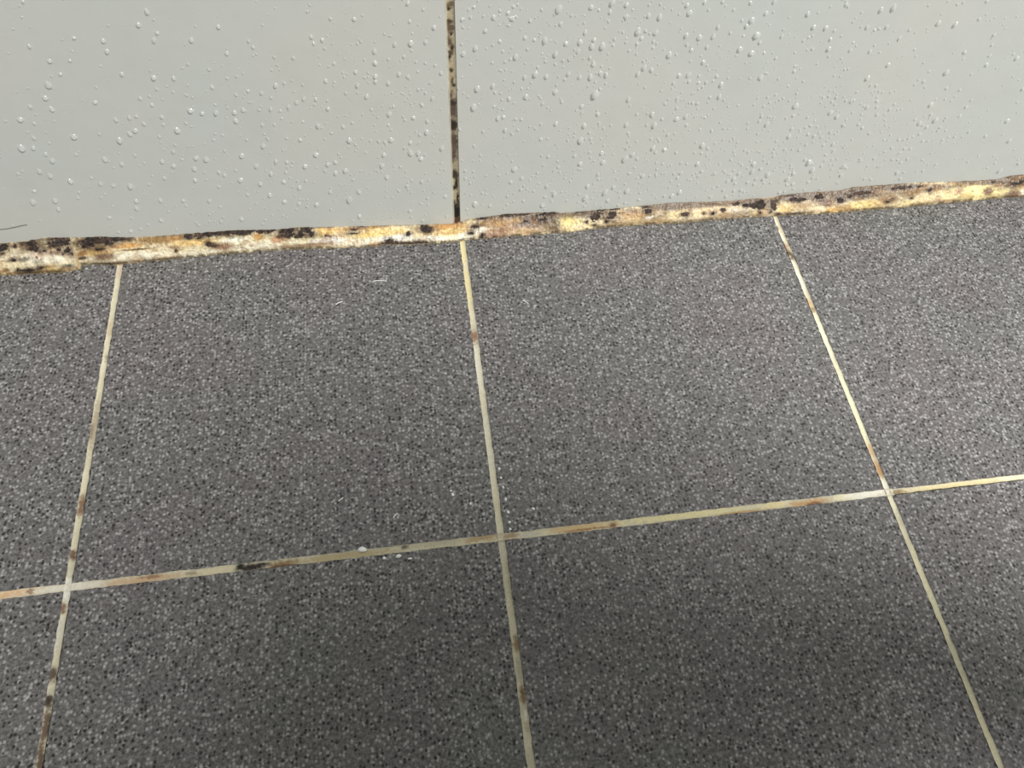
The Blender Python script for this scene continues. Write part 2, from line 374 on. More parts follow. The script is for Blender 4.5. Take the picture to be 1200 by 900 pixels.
STAINS_R = [(160, 301, 42, 6, (248, 240, 210)), (112, 296, 14, 5, (206, 168, 98)), (122, 301, 14, 4, (140, 112, 86)), (150, 288, 18, 3, (228, 172, 84)), (183, 281, 30, 5, (154, 118, 62)), (165, 292, 30, 1, (110, 80, 40)),
            (120, 309.5, 30, 1.8, (84, 70, 54)), (177, 306, 20, 3, (100, 88, 72)), (186, 291, 14, 4, (236, 220, 180)), (100, 303, 10, 3, (240, 226, 190)), (96, 297, 5, 3, (150, 108, 56)),
            (206, 279, 10, 3, (194, 146, 76)), (226, 284, 26, 4, (240, 200, 120)), (225, 297, 30, 4, (250, 240, 206)), (305, 288, 42, 6, (252, 244, 212)), (275, 281, 16, 2.6, (250, 244, 220)), (262, 289, 12, 4, (160, 122, 94)),
            (303, 276, 6, 5, (222, 170, 88)), (325, 281, 8, 4, (204, 150, 100)), (205, 290, 6, 3, (120, 90, 60), .7), (206, 294, 3, 2, (60, 46, 36)), (382, 271, 22, 5, (240, 198, 110)), (386, 277, 9, 2, (136, 100, 58)), (385, 282.5, 22, 3.6, (246, 238, 226)),
            (362, 287, 30, 2, (170, 140, 110)), (430, 266.5, 36, 2.6, (190, 144, 74)), (445, 273, 34, 4.5, (244, 208, 116)), (430, 284, 36, 4, (250, 238, 206)), (466, 279, 18, 4, (250, 246, 232)), (440, 286, 8, 2.4, (214, 170, 120)),
            (522, 266, 22, 4.5, (220, 164, 84)), (525, 273, 30, 4.5, (246, 214, 130)), (505, 279.5, 22, 3.4, (250, 246, 226)), (545, 277, 14, 4, (250, 244, 214)), (535, 260.5, 8, 2.6, (140, 78, 40)),
            (585, 274, 22, 8, (176, 140, 116)), (577, 254.5, 18, 2.2, (76, 64, 50)), (576, 262, 20, 6, (160, 122, 70)), (592, 262, 12, 4, (224, 178, 100)), (560, 270, 10, 4, (248, 240, 216)),
            (615, 265, 26, 8, (176, 142, 116)), (630, 257, 30, 7, (98, 80, 54)), (646, 266, 10, 7, (124, 102, 70)), (653, 262, 5, 9, (88, 76, 58)), (612, 271, 18, 3, (222, 190, 140)), (605, 257, 8, 3, (216, 172, 96)),
            (668, 257, 12, 11, (246, 222, 124)), (685, 263, 14, 5, (240, 218, 160)), (685, 252, 14, 5, (204, 186, 146)), (740, 254, 24, 7, (206, 172, 116)), (745, 249, 18, 4, (190, 148, 90)), (770, 254, 14, 5, (164, 144, 108)),
            (761, 254.6, 4, 2, (252, 240, 226)), (793, 251, 8, 5, (240, 216, 156)), (750, 261, 50, 2.4, (184, 158, 108)), (790, 242, 20, 5, (122, 106, 78)), (720, 257, 10, 6, (180, 158, 118)),
            (830, 247, 32, 6.5, (240, 208, 154)), (820, 257.5, 30, 2.6, (176, 156, 120)), (872, 250, 28, 4, (164, 144, 114)), (806, 240, 14, 4, (128, 108, 82)), (850, 238, 44, 4, (152, 132, 104)), (878, 234.6, 16, 2, (86, 70, 54)),
            (862, 245, 10, 2, (226, 206, 176)), (890, 249, 8, 3, (244, 214, 150)), (920, 245, 11, 7, (240, 208, 136)), (942, 229, 40, 6, (114, 94, 74)), (992, 228, 26, 8, (104, 84, 66)), (940, 241, 14, 5, (196, 168, 124)), (968, 238, 13, 6, (128, 98, 78)),
            (982, 246, 24, 3.4, (240, 196, 112)), (957, 246, 9, 4, (246, 224, 178)), (928, 250.5, 22, 2, (122, 108, 88)), (900, 253, 12, 1.2, (240, 222, 190)),
            (1016, 225, 28, 9, (94, 76, 58)), (1042, 218, 16, 2, (74, 58, 42)), (1060, 222, 28, 6, (132, 108, 78)), (1015, 240, 22, 5, (246, 216, 134)), (1042, 233, 12, 5, (164, 134, 98)), (1066, 227, 14, 5, (142, 118, 84)), (1075, 238, 20, 3, (244, 220, 150)),
            (1100, 231, 26, 6, (244, 220, 168)), (1094, 220, 16, 4, (190, 150, 100)), (1114, 236, 14, 2.6, (194, 160, 118)), (1100, 232, 3, 6, (196, 160, 120), .6), (1150, 225, 36, 10, (254, 236, 156)), (1124, 224, 5, 4, (184, 140, 104)), (1158, 225, 6, 4.5, (140, 104, 76)),
            (1132, 214.5, 18, 3, (206, 158, 88)), (1186, 213, 20, 8.5, (124, 98, 68)), (1171, 217, 4, 3, (170, 130, 84)), (1188, 229, 10, 5, (134, 108, 88)), (1200, 226, 5, 4, (254, 248, 226))]
BLACK_R = [(118, 280.5, 26, 4.5), (103, 287, 12, 5), (128, 285, 8, 3.4), (145, 280, 9, 2.2), (117, 292, 6, 1.8), (96, 302.6, 5, 1.1),
           (221, 276, 4.5, 2.6), (222, 279, 4, 1.6), (245, 274, 19, 3.8), (270, 272, 12, 4), (287, 270.5, 10, 4.6), (312, 270, 10.5, 3.8), (337, 270, 10, 4.4), (337, 275.5, 8, 3), (359, 268.8, 9, 5), (352, 276, 7, 3), (365, 274, 6, 3.4), (327, 277, 3.6, 1.6), (382, 275.5, 2.4, 1.4), (234, 278.5, 4, 2),
           (244, 285, 4, 2.6), (250, 288, 5, 1.8), (415, 269, 5, 1.5), (425, 265.3, 3.4, 1.1), (414, 273.6, 6.5, 1.2), (478, 274.5, 3.6, 3), (499, 266, 9, 3.4), (500.5, 270.5, 5.4, 3), (483, 285, 24, 2), (455, 282, 5, 2.6), (458, 284.5, 8, 2),
           (552, 273, 3.2, 2), (565.5, 276, 2.4, 3.2), (556, 265.5, 4.6, 2.2), (595, 252, 9, 1.8), (566, 256, 8, 1.4), (612, 251, 12, 1.6), (640, 250.5, 14, 2), (635, 257, 8, 2.4), (616, 259, 3, 1.8),
           (697.5, 254, 7.4, 5.6), (716, 251.5, 5, 4.6), (687.5, 260, 1.6, 1.5), (697, 263.4, 2, 1.5), (710.7, 259.6, 2, 1.7), (680, 248, 7, 1.3), (720, 245, 6, 1.2), (705, 246, 6, 1.2), (757, 242.6, 5, 1.2), (759.5, 248, 4.4, 3),
           (803, 251.5, 5, 2.8), (825, 250, 1.5, 1.3), (836, 250, 3.2, 2.6), (848, 246.6, 2.6, 2.4), (863, 238.6, 3.6, 2.1), (873, 240.4, 3, 2.3), (888, 240, 12, 4.4), (906, 241.4, 4.6, 4.4), (905.5, 235.8, 3, 1.8), (912.4, 250.6, 2, 1.2), (890.8, 249.4, 1.8, 1.8), (903, 248, 1.6, 1.2),
           (937, 234, 9, 2.6), (929, 233.6, 4, 2.4), (960, 231, 5, 3.6), (985, 234.5, 3.6, 3.4), (995.5, 230, 3, 2.2), (925, 229.4, 10, 1.2), (1010, 226, 12, 2), (1047, 221, 4, 1.7), (1057, 219.6, 5, 2.2), (1066, 218.8, 3, 1.4), (1077, 218.2, 4.6, 1.3), (1090, 222, 4, 2.8), (1045.5, 233.6, 1.5, 1.4), (1068.5, 231.6, 1.4, 1.3),
           (1040, 236.5, 2.5, 1.6), (1189, 215, 6, 2.2), (1197, 213, 4.4, 2.4), (1164, 213, 3, 1.4)]

def strip(name, xs, tb, swell, stains, blacks, cap, seed):
    N = len(xs); M = 46
    yb = np.interp(xs, tb[:, 0], tb[:, 1]) + (fbm(xs * 700, xs * 0, seed) - 0.5) * 0.0008
    zt = np.interp(xs, TT[:, 0], TT[:, 2]) + (fbm(xs * 500, xs * 0 + 4, seed) - 0.5) * 0.0010
    t = np.linspace(0, 1, M)
    T, X = np.meshgrid(t, xs)
    YB = yb[:, None]; ZT = np.maximum(zt, 0.0035)[:, None]
    ln = np.sqrt((W - YB) ** 2 + ZT ** 2)
    ny = -ZT / ln; nz = (W - YB) / ln
    b = swell * 4 * T * (1 - T) + (fbm(X * 260, T * 3, seed + 3) - 0.5) * 0.0012 * np.minimum(1, 6 * T * (1 - T)) + (fbm(X * 900, T * 10, seed + 6) - 0.5) * 0.0004
    Y = YB + (W - YB) * T + ny * b
    Z = ZT * T + nz * b + 0.0009 * (1 - T) ** 2
    Y[:, -1] = W - 0.0002
    V = np.stack([X, Y, Z], -1)
    G = V.reshape(-1, 3)
    px, py = to_px(G)
    base = np.tile(lin(CR), (len(G), 1)) * (0.85 + 0.25 * fbm(G[:, 0] * 200, G[:, 2] * 500 + G[:, 1] * 300, seed)[:, None])
    out = (px < -8) | (px > 1208)
    far = fbm(G[:, 0] * 60, T.ravel() * 2.5, seed + 9)[:, None]
    base = np.where(out[:, None], base * (1 - sstep(0.45, 0.6, far)) + lin((150, 112, 66)) * sstep(0.45, 0.6, far), base)
    base = np.where(out[:, None], base * (1 - sstep(0.62, 0.68, far)) + lin((30, 24, 20)) * sstep(0.62, 0.68, far), base)
    c = paint(px, py, base, stains, 0.6, 0, -0.072, seed + 100, 0.55)
    # yellowing, tan blotches and pepper specks all over the old sealant
    q1 = fbm(px / 16.0, py / 7.0, seed + 51); q2 = fbm(px / 5.0, py / 3.0, seed + 57); q3 = fbm(px / 2.2, py / 2.0, seed + 63)
    for q, lo, hi, colr, amt in ((q1, 0.50, 0.72, (176, 128, 68), 0.5), (q2, 0.58, 0.76, (140, 106, 68), 0.45), (q3, 0.66, 0.76, (84, 62, 44), 0.5)):
        mm = (sstep(lo, hi, q) * amt)[:, None]
        c = c * (1 - mm) + lin(colr) * mm
    halo = [(s[0], s[1], s[2] * 1.25 + 1.2, s[3] * 1.25 + 0.8, (84, 64, 46), 0.75) for s in blacks]
    band = sstep(0.52, 0.85, T.ravel()) * sstep(540, 620, px) * sstep(0.25, 0.6, fbm(px / 30.0, py / 5.0, seed + 71)) * 0.9
    c = c * (1 - band[:, None]) + lin((108, 86, 62)) * band[:, None]
    foot = (1 - sstep(0.05, 0.30, T.ravel())) * sstep(0.35, 0.65, fbm(px / 22.0, py / 6.0, seed + 77)) * 0.6
    c = c * (1 - foot[:, None]) + lin((150, 122, 84)) * foot[:, None]
    c = paint(px, py, c, halo, 0.6, 0, -0.072, seed + 400, 1.0)
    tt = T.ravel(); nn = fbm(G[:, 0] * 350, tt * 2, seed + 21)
    low = (1 - sstep(0.02, 0.13, tt)) * sstep(0.25, 0.6, nn) * 0.85  # contact shade along the strip's floor edge, painted into its colour
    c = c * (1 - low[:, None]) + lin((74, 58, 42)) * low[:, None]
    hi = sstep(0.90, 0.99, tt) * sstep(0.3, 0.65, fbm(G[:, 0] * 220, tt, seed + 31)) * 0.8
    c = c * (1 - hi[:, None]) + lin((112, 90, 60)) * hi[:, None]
    c = c * 0.86 + c.mean(1, keepdims=True) * 0.14
    # back of the strip, so that it is a solid wedge
    extra = np.concatenate([np.stack([xs, np.full(N, W - 0.0001), zt * 0 - 0.0003], -1), np.stack([xs, yb, zt * 0 - 0.0003], -1)])
    VV = np.concatenate([G, extra]); cc = np.concatenate([c, np.tile(lin(CR), (2 * N, 1))])
    B0 = N * M; A0 = N * M + N
    F = []
    for a in range(N - 1):
        r = a * M
        for k in range(M - 1): F.append((r + k, r + M + k, r + M + k + 1, r + k + 1))
        F.append((r + M - 1, r + 2 * M - 1, B0 + a + 1, B0 + a))
        F.append((B0 + a, B0 + a + 1, A0 + a + 1, A0 + a))
        F.append((A0 + a, A0 + a + 1, r + M, r))
    for a, flip in ((0, False), (N - 1, True)):
        ring = [a * M + k for k in range(M)] + [B0 + a, A0 + a]
        F.append(ring[::-1] if flip else ring)
    o = bpy.data.objects.new(name, None); COL.objects.link(o)
    o.empty_display_size = 0.02
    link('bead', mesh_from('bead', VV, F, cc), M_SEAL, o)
    # patches of mould that stand a hair proud of the sealant
    nrm = np.stack([np.zeros_like(ny + T), ny + 0 * T, nz + 0 * T], -1)
    PX = px.reshape(N, M); PY = py.reshape(N, M)
    for k, s in enumerate(blacks):
        i0 = np.where((PX.min(1) < s[0] + 2 * s[2] + 6) & (PX.max(1) > s[0] - 2 * s[2] - 6))[0]
        if len(i0) < 3: continue
        sl = slice(i0[0], i0[-1] + 1)
        m = stain_mask(PX[sl], PY[sl], s, 0.3, seed + 700 + 5 * k, 0, -0.072, 1.1 if min(s[2], s[3]) > 1.8 else 0.5)
        on = (m > 0.5)
        fo = on[:-1, :-1] & on[1:, :-1] & on[:-1, 1:] & on[1:, 1:]
        if fo.sum() < 6: continue
        sub = V[sl] + nrm[sl] * (0.00008 + 0.00022 * np.clip(m, 0, 1))[..., None]
        idx = {}; vv = []; ff = []
        for a, q in zip(*np.where(fo)):
            f = []
            for (aa, qq) in ((a, q), (a + 1, q), (a + 1, q + 1), (a, q + 1)):
                if (aa, qq) not in idx: idx[(aa, qq)] = len(vv); vv.append(sub[aa, qq])
                f.append(idx[(aa, qq)])
            ff.append(f)
        vv = np.array(vv)
        shade = fbm(vv[:, 0] * 900, vv[:, 1] * 900 + vv[:, 2] * 700, k)[:, None]
        small = min(s[2], s[3])
        shade = sstep(0.3, 0.75, shade)
        cc2 = lin((20, 16, 15)) * (1 - shade) + lin((92, 70, 56)) * shade * (0.9 if small < 3 else 0.7)
        p = link('mould_patch', mesh_from('mould_patch', vv, ff, cc2), M_MOULD, o)
    return o

def cols(a, b, fa, fb, st=0.00034):
    parts = [np.arange(max(a, fa), min(b, fb), st), [a, b]]
    if a < fa: parts.append(np.arange(a, fa, 0.004))
    if b > fb: parts.append(np.arange(fb, b, 0.004))
    return np.unique(np.concatenate(parts).round(6))
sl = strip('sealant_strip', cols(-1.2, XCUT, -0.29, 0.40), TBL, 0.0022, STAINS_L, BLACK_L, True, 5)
tag(sl, 'thicker cream sealant piece with a cut end and black mould, at far left', 'sealant')
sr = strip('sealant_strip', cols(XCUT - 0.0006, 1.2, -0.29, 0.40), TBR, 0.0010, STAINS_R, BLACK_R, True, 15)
tag(sr, 'long yellowed sealant strip with brown and black mould between wall and floor tiles', 'sealant')

# ------------------------------------------------------------------ water droplets on the wall
# traced in 200 x 150 pixel windows at six times size: x, y, width
DROPS = {
 (0, 0): '1030,80,45 972,172,45 1105,230,35 1082,282,42 1080,138,28 520,265,36 726,285,42 752,360,45 205,325,34 350,428,45 490,425,34 425,520,34 855,522,40 338,595,60 318,688,50 212,748,42 362,765,46 668,718,45 1080,545,48 1100,625,32 985,690,36 1050,675,30 1068,736,34 160,8,34 705,463,20 675,612,24 580,705,18 465,738,18 120,645,18 200,620,22',
 (0, 135): '38,40,28 142,28,55 240,55,36 380,40,22 812,30,40 908,15,36 958,8,34 1138,12,36 1010,58,38 1148,65,30 950,108,50 910,130,42 840,175,55 1120,150,30 697,132,28 520,150,55 195,118,26 235,158,38 318,118,22 345,195,24 150,228,70 235,230,40 320,272,40 368,318,52 735,308,50 855,342,42 948,282,32 1140,325,40 533,275,32 1015,335,22 275,392,42 352,425,50 493,462,48 642,438,30 705,480,38 797,493,42 915,497,50 1155,440,34 1047,485,30 230,608,52 385,598,50 410,660,40 548,580,32 555,540,28 708,577,30 735,552,24 958,602,40 958,652,46 1127,598,36 768,718,40 925,722,26 1130,735,40 832,820,32 918,815,36 990,797,34 1040,768,30 240,532,36 1160,635,20 1185,675,24 630,500,20 790,637,20 980,355,20 800,368,24 125,410,30',
 (200, 0): '145,280,48 335,188,40 395,375,38 548,288,32 578,330,32 988,258,34 1065,280,34 1122,130,32 960,80,26 728,400,32 862,405,32 268,487,30 395,550,28 463,535,28 290,612,34 20,550,38 15,645,30 738,600,42 798,583,30 1090,568,36 1152,577,28 928,595,24 1048,455,20 1148,445,30 1110,468,22 543,640,32 638,652,36 458,665,32 705,685,30 935,693,34 1020,698,34 828,750,36 885,718,34 1100,708,24 1105,763,36 703,765,34 510,772,34 448,790,42 313,735,26 318,792,46 140,775,55 220,795,42 112,668,28 620,770,30 770,778,28 400,757,22 1005,305,30 1080,338,28 985,760,18 360,460,18 765,490,20 710,492,22 120,450,30',
 (200, 135): '45,105,52 105,55,32 145,78,26 302,172,30 365,138,26 458,38,44 645,68,34 728,65,28 1035,72,44 1130,125,30 780,22,26 852,45,22 930,45,24 650,215,48 815,160,32 910,172,34 790,245,28 535,172,28 380,250,32 30,208,28 18,255,36 80,310,32 178,300,50 248,310,50 165,375,44 20,355,44 172,457,36 338,400,34 378,420,36 500,283,46 455,385,28 490,455,52 338,500,30 740,322,36 817,328,34 858,330,26 602,357,44 705,410,36 630,482,40 672,390,24 945,357,44 1022,275,50 1158,328,42 1105,345,40 1160,405,40 1085,390,32 795,467,40 905,508,38 950,460,32 890,462,24 1122,537,36 540,557,32 697,560,42 800,607,44 902,622,36 957,642,28 1025,627,40 88,600,38 107,635,24 272,600,34 290,680,22 272,697,28 370,715,26 355,747,32 272,745,24 198,772,32 347,643,28 498,730,38 665,737,26 648,765,24 600,620,24 788,705,24 712,700,22 1125,662,26 1020,682,18 838,440,26 250,452,24 808,400,28 8,400,22 40,800,26',
 (400, 0): '467,20,36 575,65,30 480,150,34 652,192,40 90,132,36 488,303,52 592,295,36 375,310,40 495,355,28 232,358,42 237,440,44 330,415,28 440,397,30 525,435,28 590,442,28 660,458,30 537,502,28 405,520,34 468,538,36 700,512,36 100,505,38 240,535,44 238,572,34 162,545,24 187,540,20 112,598,36 330,583,38 625,583,30 72,312,20 112,305,24 30,652,32 178,677,36 112,650,22 590,652,26 640,690,36 567,735,34 485,658,20 365,745,30 450,710,18 338,800,42 212,768,28 540,628,30 540,172,20 1013,215,36 942,337,44 857,378,44 845,310,26 1065,315,22 1115,290,32 1135,360,28 1190,415,28 1150,432,26 1060,440,28 910,450,22 850,135,34 908,120,30 933,48,30 895,68,26 1000,112,26 1070,120,38 1115,75,28 1172,88,36 1195,130,36 1178,178,30 855,190,28 957,622,48 1065,602,38 1080,648,32 930,752,54 1180,693,36 1128,700,26 1075,748,28 1115,492,22 1155,490,22 860,655,22 1135,768,26 1020,340,20 848,540,20',
 (400, 135): '508,15,38 447,32,28 603,40,36 75,52,30 12,80,34 232,68,24 332,68,26 600,118,46 552,138,28 55,175,54 98,205,30 50,222,22 205,178,26 260,180,30 305,185,32 350,172,46 485,192,34 705,230,42 643,190,22 443,230,26 485,262,50 540,265,40 562,305,42 300,277,38 287,353,42 320,435,36 28,387,44 82,452,30 563,465,34 495,458,26 462,495,36 405,532,28 122,535,38 57,592,56 415,360,28 655,338,20 680,405,22 370,355,22 730,570,36 605,582,28 565,622,26 483,670,34 492,715,26 572,738,32 360,578,24 128,710,36 740,710,32 80,740,24 316,532,20 455,430,20 590,408,20 832,98,30 995,112,28 1100,20,36 1140,12,34 1152,102,36 932,212,26 975,318,20 925,318,18 870,390,30 872,443,32 927,395,26 1017,423,24 1085,360,22 1105,420,22 990,545,28 1020,555,24 1018,522,18 940,622,46 1045,635,32 1165,628,28 1168,570,26 882,660,28 905,482,20 912,560,22 1190,468,34 892,690,20 935,430,20',
 (600, 0): '328,62,62 298,102,26 208,65,28 128,145,32 343,165,36 418,108,28 705,18,48 690,85,34 805,32,40 803,118,40 680,148,24 558,50,44 612,70,26 960,108,38 1038,118,42 850,68,20 515,227,34 885,218,54 912,268,34 938,215,30 1012,228,40 995,290,26 992,335,24 825,355,30 882,310,30 720,272,28 712,315,26 635,322,56 578,278,36 560,322,46 480,295,44 463,362,34 380,303,40 230,282,50 158,280,32 92,265,34 198,232,24 25,398,46 305,378,46 235,432,28 213,375,20 402,415,32 358,425,30 305,450,24 548,405,32 572,450,44 1105,385,46 1155,382,24 165,520,52 180,470,28 240,535,40 88,542,36 395,518,38 475,540,36 550,540,44 620,512,36 660,525,40 370,558,30 930,475,44 980,490,36 885,518,36 925,430,28 585,662,66 620,625,32 305,645,44 97,678,44 535,605,22 585,575,24 660,585,24 1175,530,34 1135,583,32 1125,620,20 490,745,38 490,790,22 350,713,30 215,727,30 250,755,22 200,688,26 818,698,36 1163,690,30 1100,698,22 1158,760,30 603,800,34 880,802,32 985,800,36 10,45,34 8,130,36 40,30,22 108,345,26 70,625,22 112,620,22 325,540,20 15,575,24',
 (600, 135): '507,72,42 612,55,26 695,70,26 803,65,40 818,125,32 1000,68,46 948,68,28 985,8,30 1055,25,30 1158,25,44 1095,135,30 25,25,32 65,28,28 40,102,32 202,62,26 308,58,38 483,175,58 553,165,32 543,122,28 443,122,22 203,168,34 392,175,26 630,265,38 545,260,28 640,330,44 440,285,34 478,340,40 805,232,32 795,305,52 848,275,40 880,305,34 992,230,42 1010,260,32 1075,240,38 1155,262,32 978,165,28 1028,165,22 875,182,24 255,290,34 325,363,32 320,322,26 335,400,22 300,383,22 18,378,52 68,440,36 178,405,28 125,450,20 370,440,24 410,462,26 605,415,32 608,448,28 575,478,24 532,497,38 825,408,34 918,425,36 880,440,20 1015,332,24 1018,378,24 1012,412,24 970,425,24 1060,340,28 1188,335,26 1140,410,26 1165,438,30 1188,405,34 245,497,38 297,552,38 232,573,34 62,522,32 152,532,28 80,602,30 213,632,44 278,605,24 515,580,50 510,638,28 655,540,52 672,598,36 713,505,36 750,538,24 808,530,42 795,482,24 795,615,32 745,632,26 760,575,24 892,592,32 960,520,22 900,545,22 1070,567,30 1125,565,38 1180,540,40 1118,462,24 1105,505,24 465,610,20 470,555,24 12,605,22 350,540,24 12,550,22',
 (800, 0): '32,35,36 50,90,50 25,248,38 118,262,46 215,255,38 248,190,34 485,140,50 452,180,40 418,142,26 520,245,60 543,298,34 587,92,38 403,345,46 485,372,48 575,372,26 655,408,28 378,390,20 428,252,22 335,230,30 880,97,40 922,188,40 1008,195,36 1068,215,26 1040,275,34 1115,252,24 912,342,28 1028,343,40 1178,352,30 645,8,36 478,20,32 280,12,28 155,15,34 360,68,26 303,40,22 182,68,24 697,255,32 62,350,36 30,312,28 145,437,36 55,430,22 183,490,22 42,525,40 45,572,32 115,532,28 113,580,28 165,577,30 112,625,26 140,610,24 240,535,30 270,593,40 215,568,24 258,677,36 192,683,26 290,702,24 103,725,34 70,720,28 178,718,20 548,542,40 785,500,32 790,465,24 795,742,50 570,745,24 612,720,24 708,690,24 803,655,24 848,570,22 743,605,20 1080,685,28 1050,715,26 1035,635,20 1040,790,40 1185,712,32 1150,30,32 503,735,20 655,715,16 850,285,26 888,262,22 170,330,34',
 (800, 115): '22,128,42 28,188,28 157,135,24 85,130,22 122,218,24 205,232,26 555,125,30 540,160,28 592,182,38 618,130,22 728,140,24 780,122,28 1085,128,40 767,215,32 748,268,38 820,217,18 865,205,24 883,252,30 925,265,32 945,200,22 1038,238,28 1072,250,24 1130,188,32 138,330,46 178,352,32 133,385,26 92,310,22 463,378,30 635,380,24 720,360,30 820,362,30 990,330,26 1058,322,34 1055,375,26 1135,345,24 105,460,40 133,513,34 110,547,26 72,537,20 57,575,20 225,528,30 250,617,26 285,645,30 213,630,22 315,582,28 360,565,36 370,598,30 395,530,30 335,535,24 360,508,24 290,510,24 458,590,34 503,602,26 515,567,30 568,565,36 597,537,44 548,497,34 490,513,38 500,460,36 478,440,24 572,435,24 600,455,24 410,645,34 432,657,26 360,650,28 198,693,28 305,690,34 338,430,22 418,470,28 400,455,22 455,490,22 860,432,30 890,450,48 912,503,44 780,530,32 715,513,26 738,567,42 775,600,34 735,612,26 780,635,24 680,662,30 715,655,24 883,590,26 975,475,26 1050,430,22 1000,437,24 1060,468,18 1135,475,38 1155,490,24 1115,540,34 1100,515,20 1092,595,24 970,638,30 660,300,24 570,595,22 760,490,22',
 (1000, 0): '195,67,38 283,52,46 235,188,32 325,268,34 97,190,34 150,210,24 180,200,22 55,188,22 600,162,38 718,170,40 245,455,36 100,548,40 162,600,26 118,360,32 783,365,34 655,508,44 937,455,34 990,245,32 975,315,26 958,390,26 1150,408,36 655,620,28 748,632,22 495,572,28 830,522,20 168,680,22 168,710,32 97,752,34 290,732,26 255,768,28 167,805,32 545,735,40 547,803,28 795,750,30 750,815,28 715,678,18 1190,625,28 885,132,28 732,28,24 940,8,28 395,208,24 5,703,26 25,645,24 665,10,20 150,318,20 435,230,16',
 (1000, 100): '37,273,30 65,298,30 465,265,36 578,242,40 515,293,28 610,295,26 468,342,28 487,388,24 525,390,22 320,380,26 355,382,22 270,440,22 403,445,26 382,515,24 275,520,24 335,540,26 50,515,22 40,535,18 330,655,30 310,612,36 1098,387,36 930,355,28 812,325,24 1162,548,28 1160,520,18 1030,600,36 175,570,22 80,655,24 118,655,22 490,600,22 620,405,18 1085,248,40 650,315,20 220,465,20 585,555,18 100,565,20 945,580,22 445,600,20',
}
drops = []
for (x0, y0), txt in DROPS.items():
    for item in txt.split():
        a, b, s = (float(v) for v in item.split(','))
        drops.append((x0 + a / 6, y0 + b / 6, s / 6))
drops.sort(key=lambda d: -d[2])

def dome(seed, segs=10, rings=4):
    """a clinging drop: unit half-width, base in the plane y = 0.08, bulging towards -y, heavier at its foot"""
    r = random.Random(seed)
    ph = [r.uniform(0, 6.28) for _ in range(3)]
    V = []; F = []
    for k in range(rings):
        u = k / rings * math.pi / 2
        rad, out = math.cos(u), math.sin(u)
        for i in range(segs):
            a = i / segs * 2 * math.pi
            w = 1 + 0.09 * math.sin(2 * a + ph[0]) + 0.06 * math.sin(3 * a + ph[1])
            x = math.cos(a) * rad * w; z = math.sin(a) * rad * w
            if z > 0: x *= 1 - 0.22 * z                       # narrower towards the top
            V.append((x, 0.08 - out * (1.0 - 0.35 * z), z - 0.18 * out))
    V.append((0, 0.08 - 1.04, -0.2))
    for k in range(rings - 1):
        for i in range(segs):
            j = (i + 1) % segs
            F.append((k * segs + i, k * segs + segs + i, k * segs + segs + j, k * segs + j)[::-1])
    top = len(V) - 1
    for i in range(segs): F.append(((rings - 1) * segs + i, (rings - 1) * segs + (i + 1) % segs, top))
    return V, F
DOMES = [dome(s, 12, 4) for s in range(7)]
DOME_ME = []
for V, F in DOMES:
    me = mesh_from('water_droplet', V, F)
    bm = bmesh.new(); bm.from_mesh(me); bmesh.ops.recalc_face_normals(bm, faces=bm.faces[:]); bm.to_mesh(me); bm.free()
    me.materials.append(M_WATER); DOME_ME.append(me)

def drop_size(px, py, wpx):
    P = on_wall(px, py)
    a = to_px(np.array([P, P + [0.001, 0, 0]]))
    return P, wpx / abs(a[0][1] - a[0][0]) * 0.001       # metres

def zone(px, py):
    if px < 530:
        side = 'left wall tile'
        c_ = 'towards the left' if px < 180 else ('mid width' if px < 360 else 'beside the mouldy joint')
    else:
        side = 'right wall tile'
        c_ = 'beside the mouldy joint' if px < 720 else ('mid width' if px < 950 else 'towards the right')
    return side, c_, 'high on' if py < 90 else ('halfway up' if py < 170 else 'low on')

def place_drop(px, py, wpx, k):
    P, wd = drop_size(px, py, wpx * 0.80)
    r = random.Random(k * 17 + 3)
    o = link('water_droplet', DOME_ME[k % len(DOME_ME)], None)
    o.location = P
    asp = r.uniform(0.95, 1.45)
    o.scale = (wd / 2, wd / 2 * r.uniform(0.65, 0.9), wd / 2 * asp)
    o.rotation_euler = (0, r.uniform(-0.25, 0.25), 0)
    return o
first = {}
for k, (px, py, wpx) in enumerate(drops[:300]):
    o = place_drop(px, py, wpx, k)
    side, c_, r_ = zone(px, py)
    if (side, c_, r_) not in first:
        first[(side, c_, r_)] = 1
        size = 'biggest water droplet'
    else:
        size = ('large ' if wpx > 8.0 else 'medium ' if wpx > 6.6 else 'small ') + 'water droplet'
    tag(o, '%s %s %s, %s' % (size, r_, side, c_), 'droplet', 'water droplets on the grey wall tiles')

def merged(specs, name):
    VV, FF = [], []
    for (P, sx_, sy_, sz_, q) in specs:
        V, F = SMALL[q % len(SMALL)]
        n = len(VV)
        VV += [(P[0] + v[0] * sx_, P[1] + v[1] * sy_, P[2] + v[2] * sz_) for v in V]
        FF += [tuple(n + i for i in f) for f in F]
    me = mesh_from(name, VV, FF)
    return me
def fixed(V, F):
    me = mesh_from('t', V, F); bm = bmesh.new(); bm.from_mesh(me); bmesh.ops.recalc_face_normals(bm, faces=bm.faces[:])
    bm.verts.ensure_lookup_table()
    r = [tuple(v.co) for v in bm.verts], [tuple(v.index for v in f.verts) for f in bm.faces]
    bm.free(); bpy.data.meshes.remove(me); return r
SMALL = [fixed(*dome(s + 30, 8, 3)) for s in range(5)]
specs = []
for k, (px, py, wpx) in enumerate(drops[300:]):
    P, wd = drop_size(px, py, wpx * 0.80)
    specs.append((P, wd / 2, wd / 2 * rng.uniform(0.55, 0.75), wd / 2 * rng.uniform(0.95, 1.4), k))
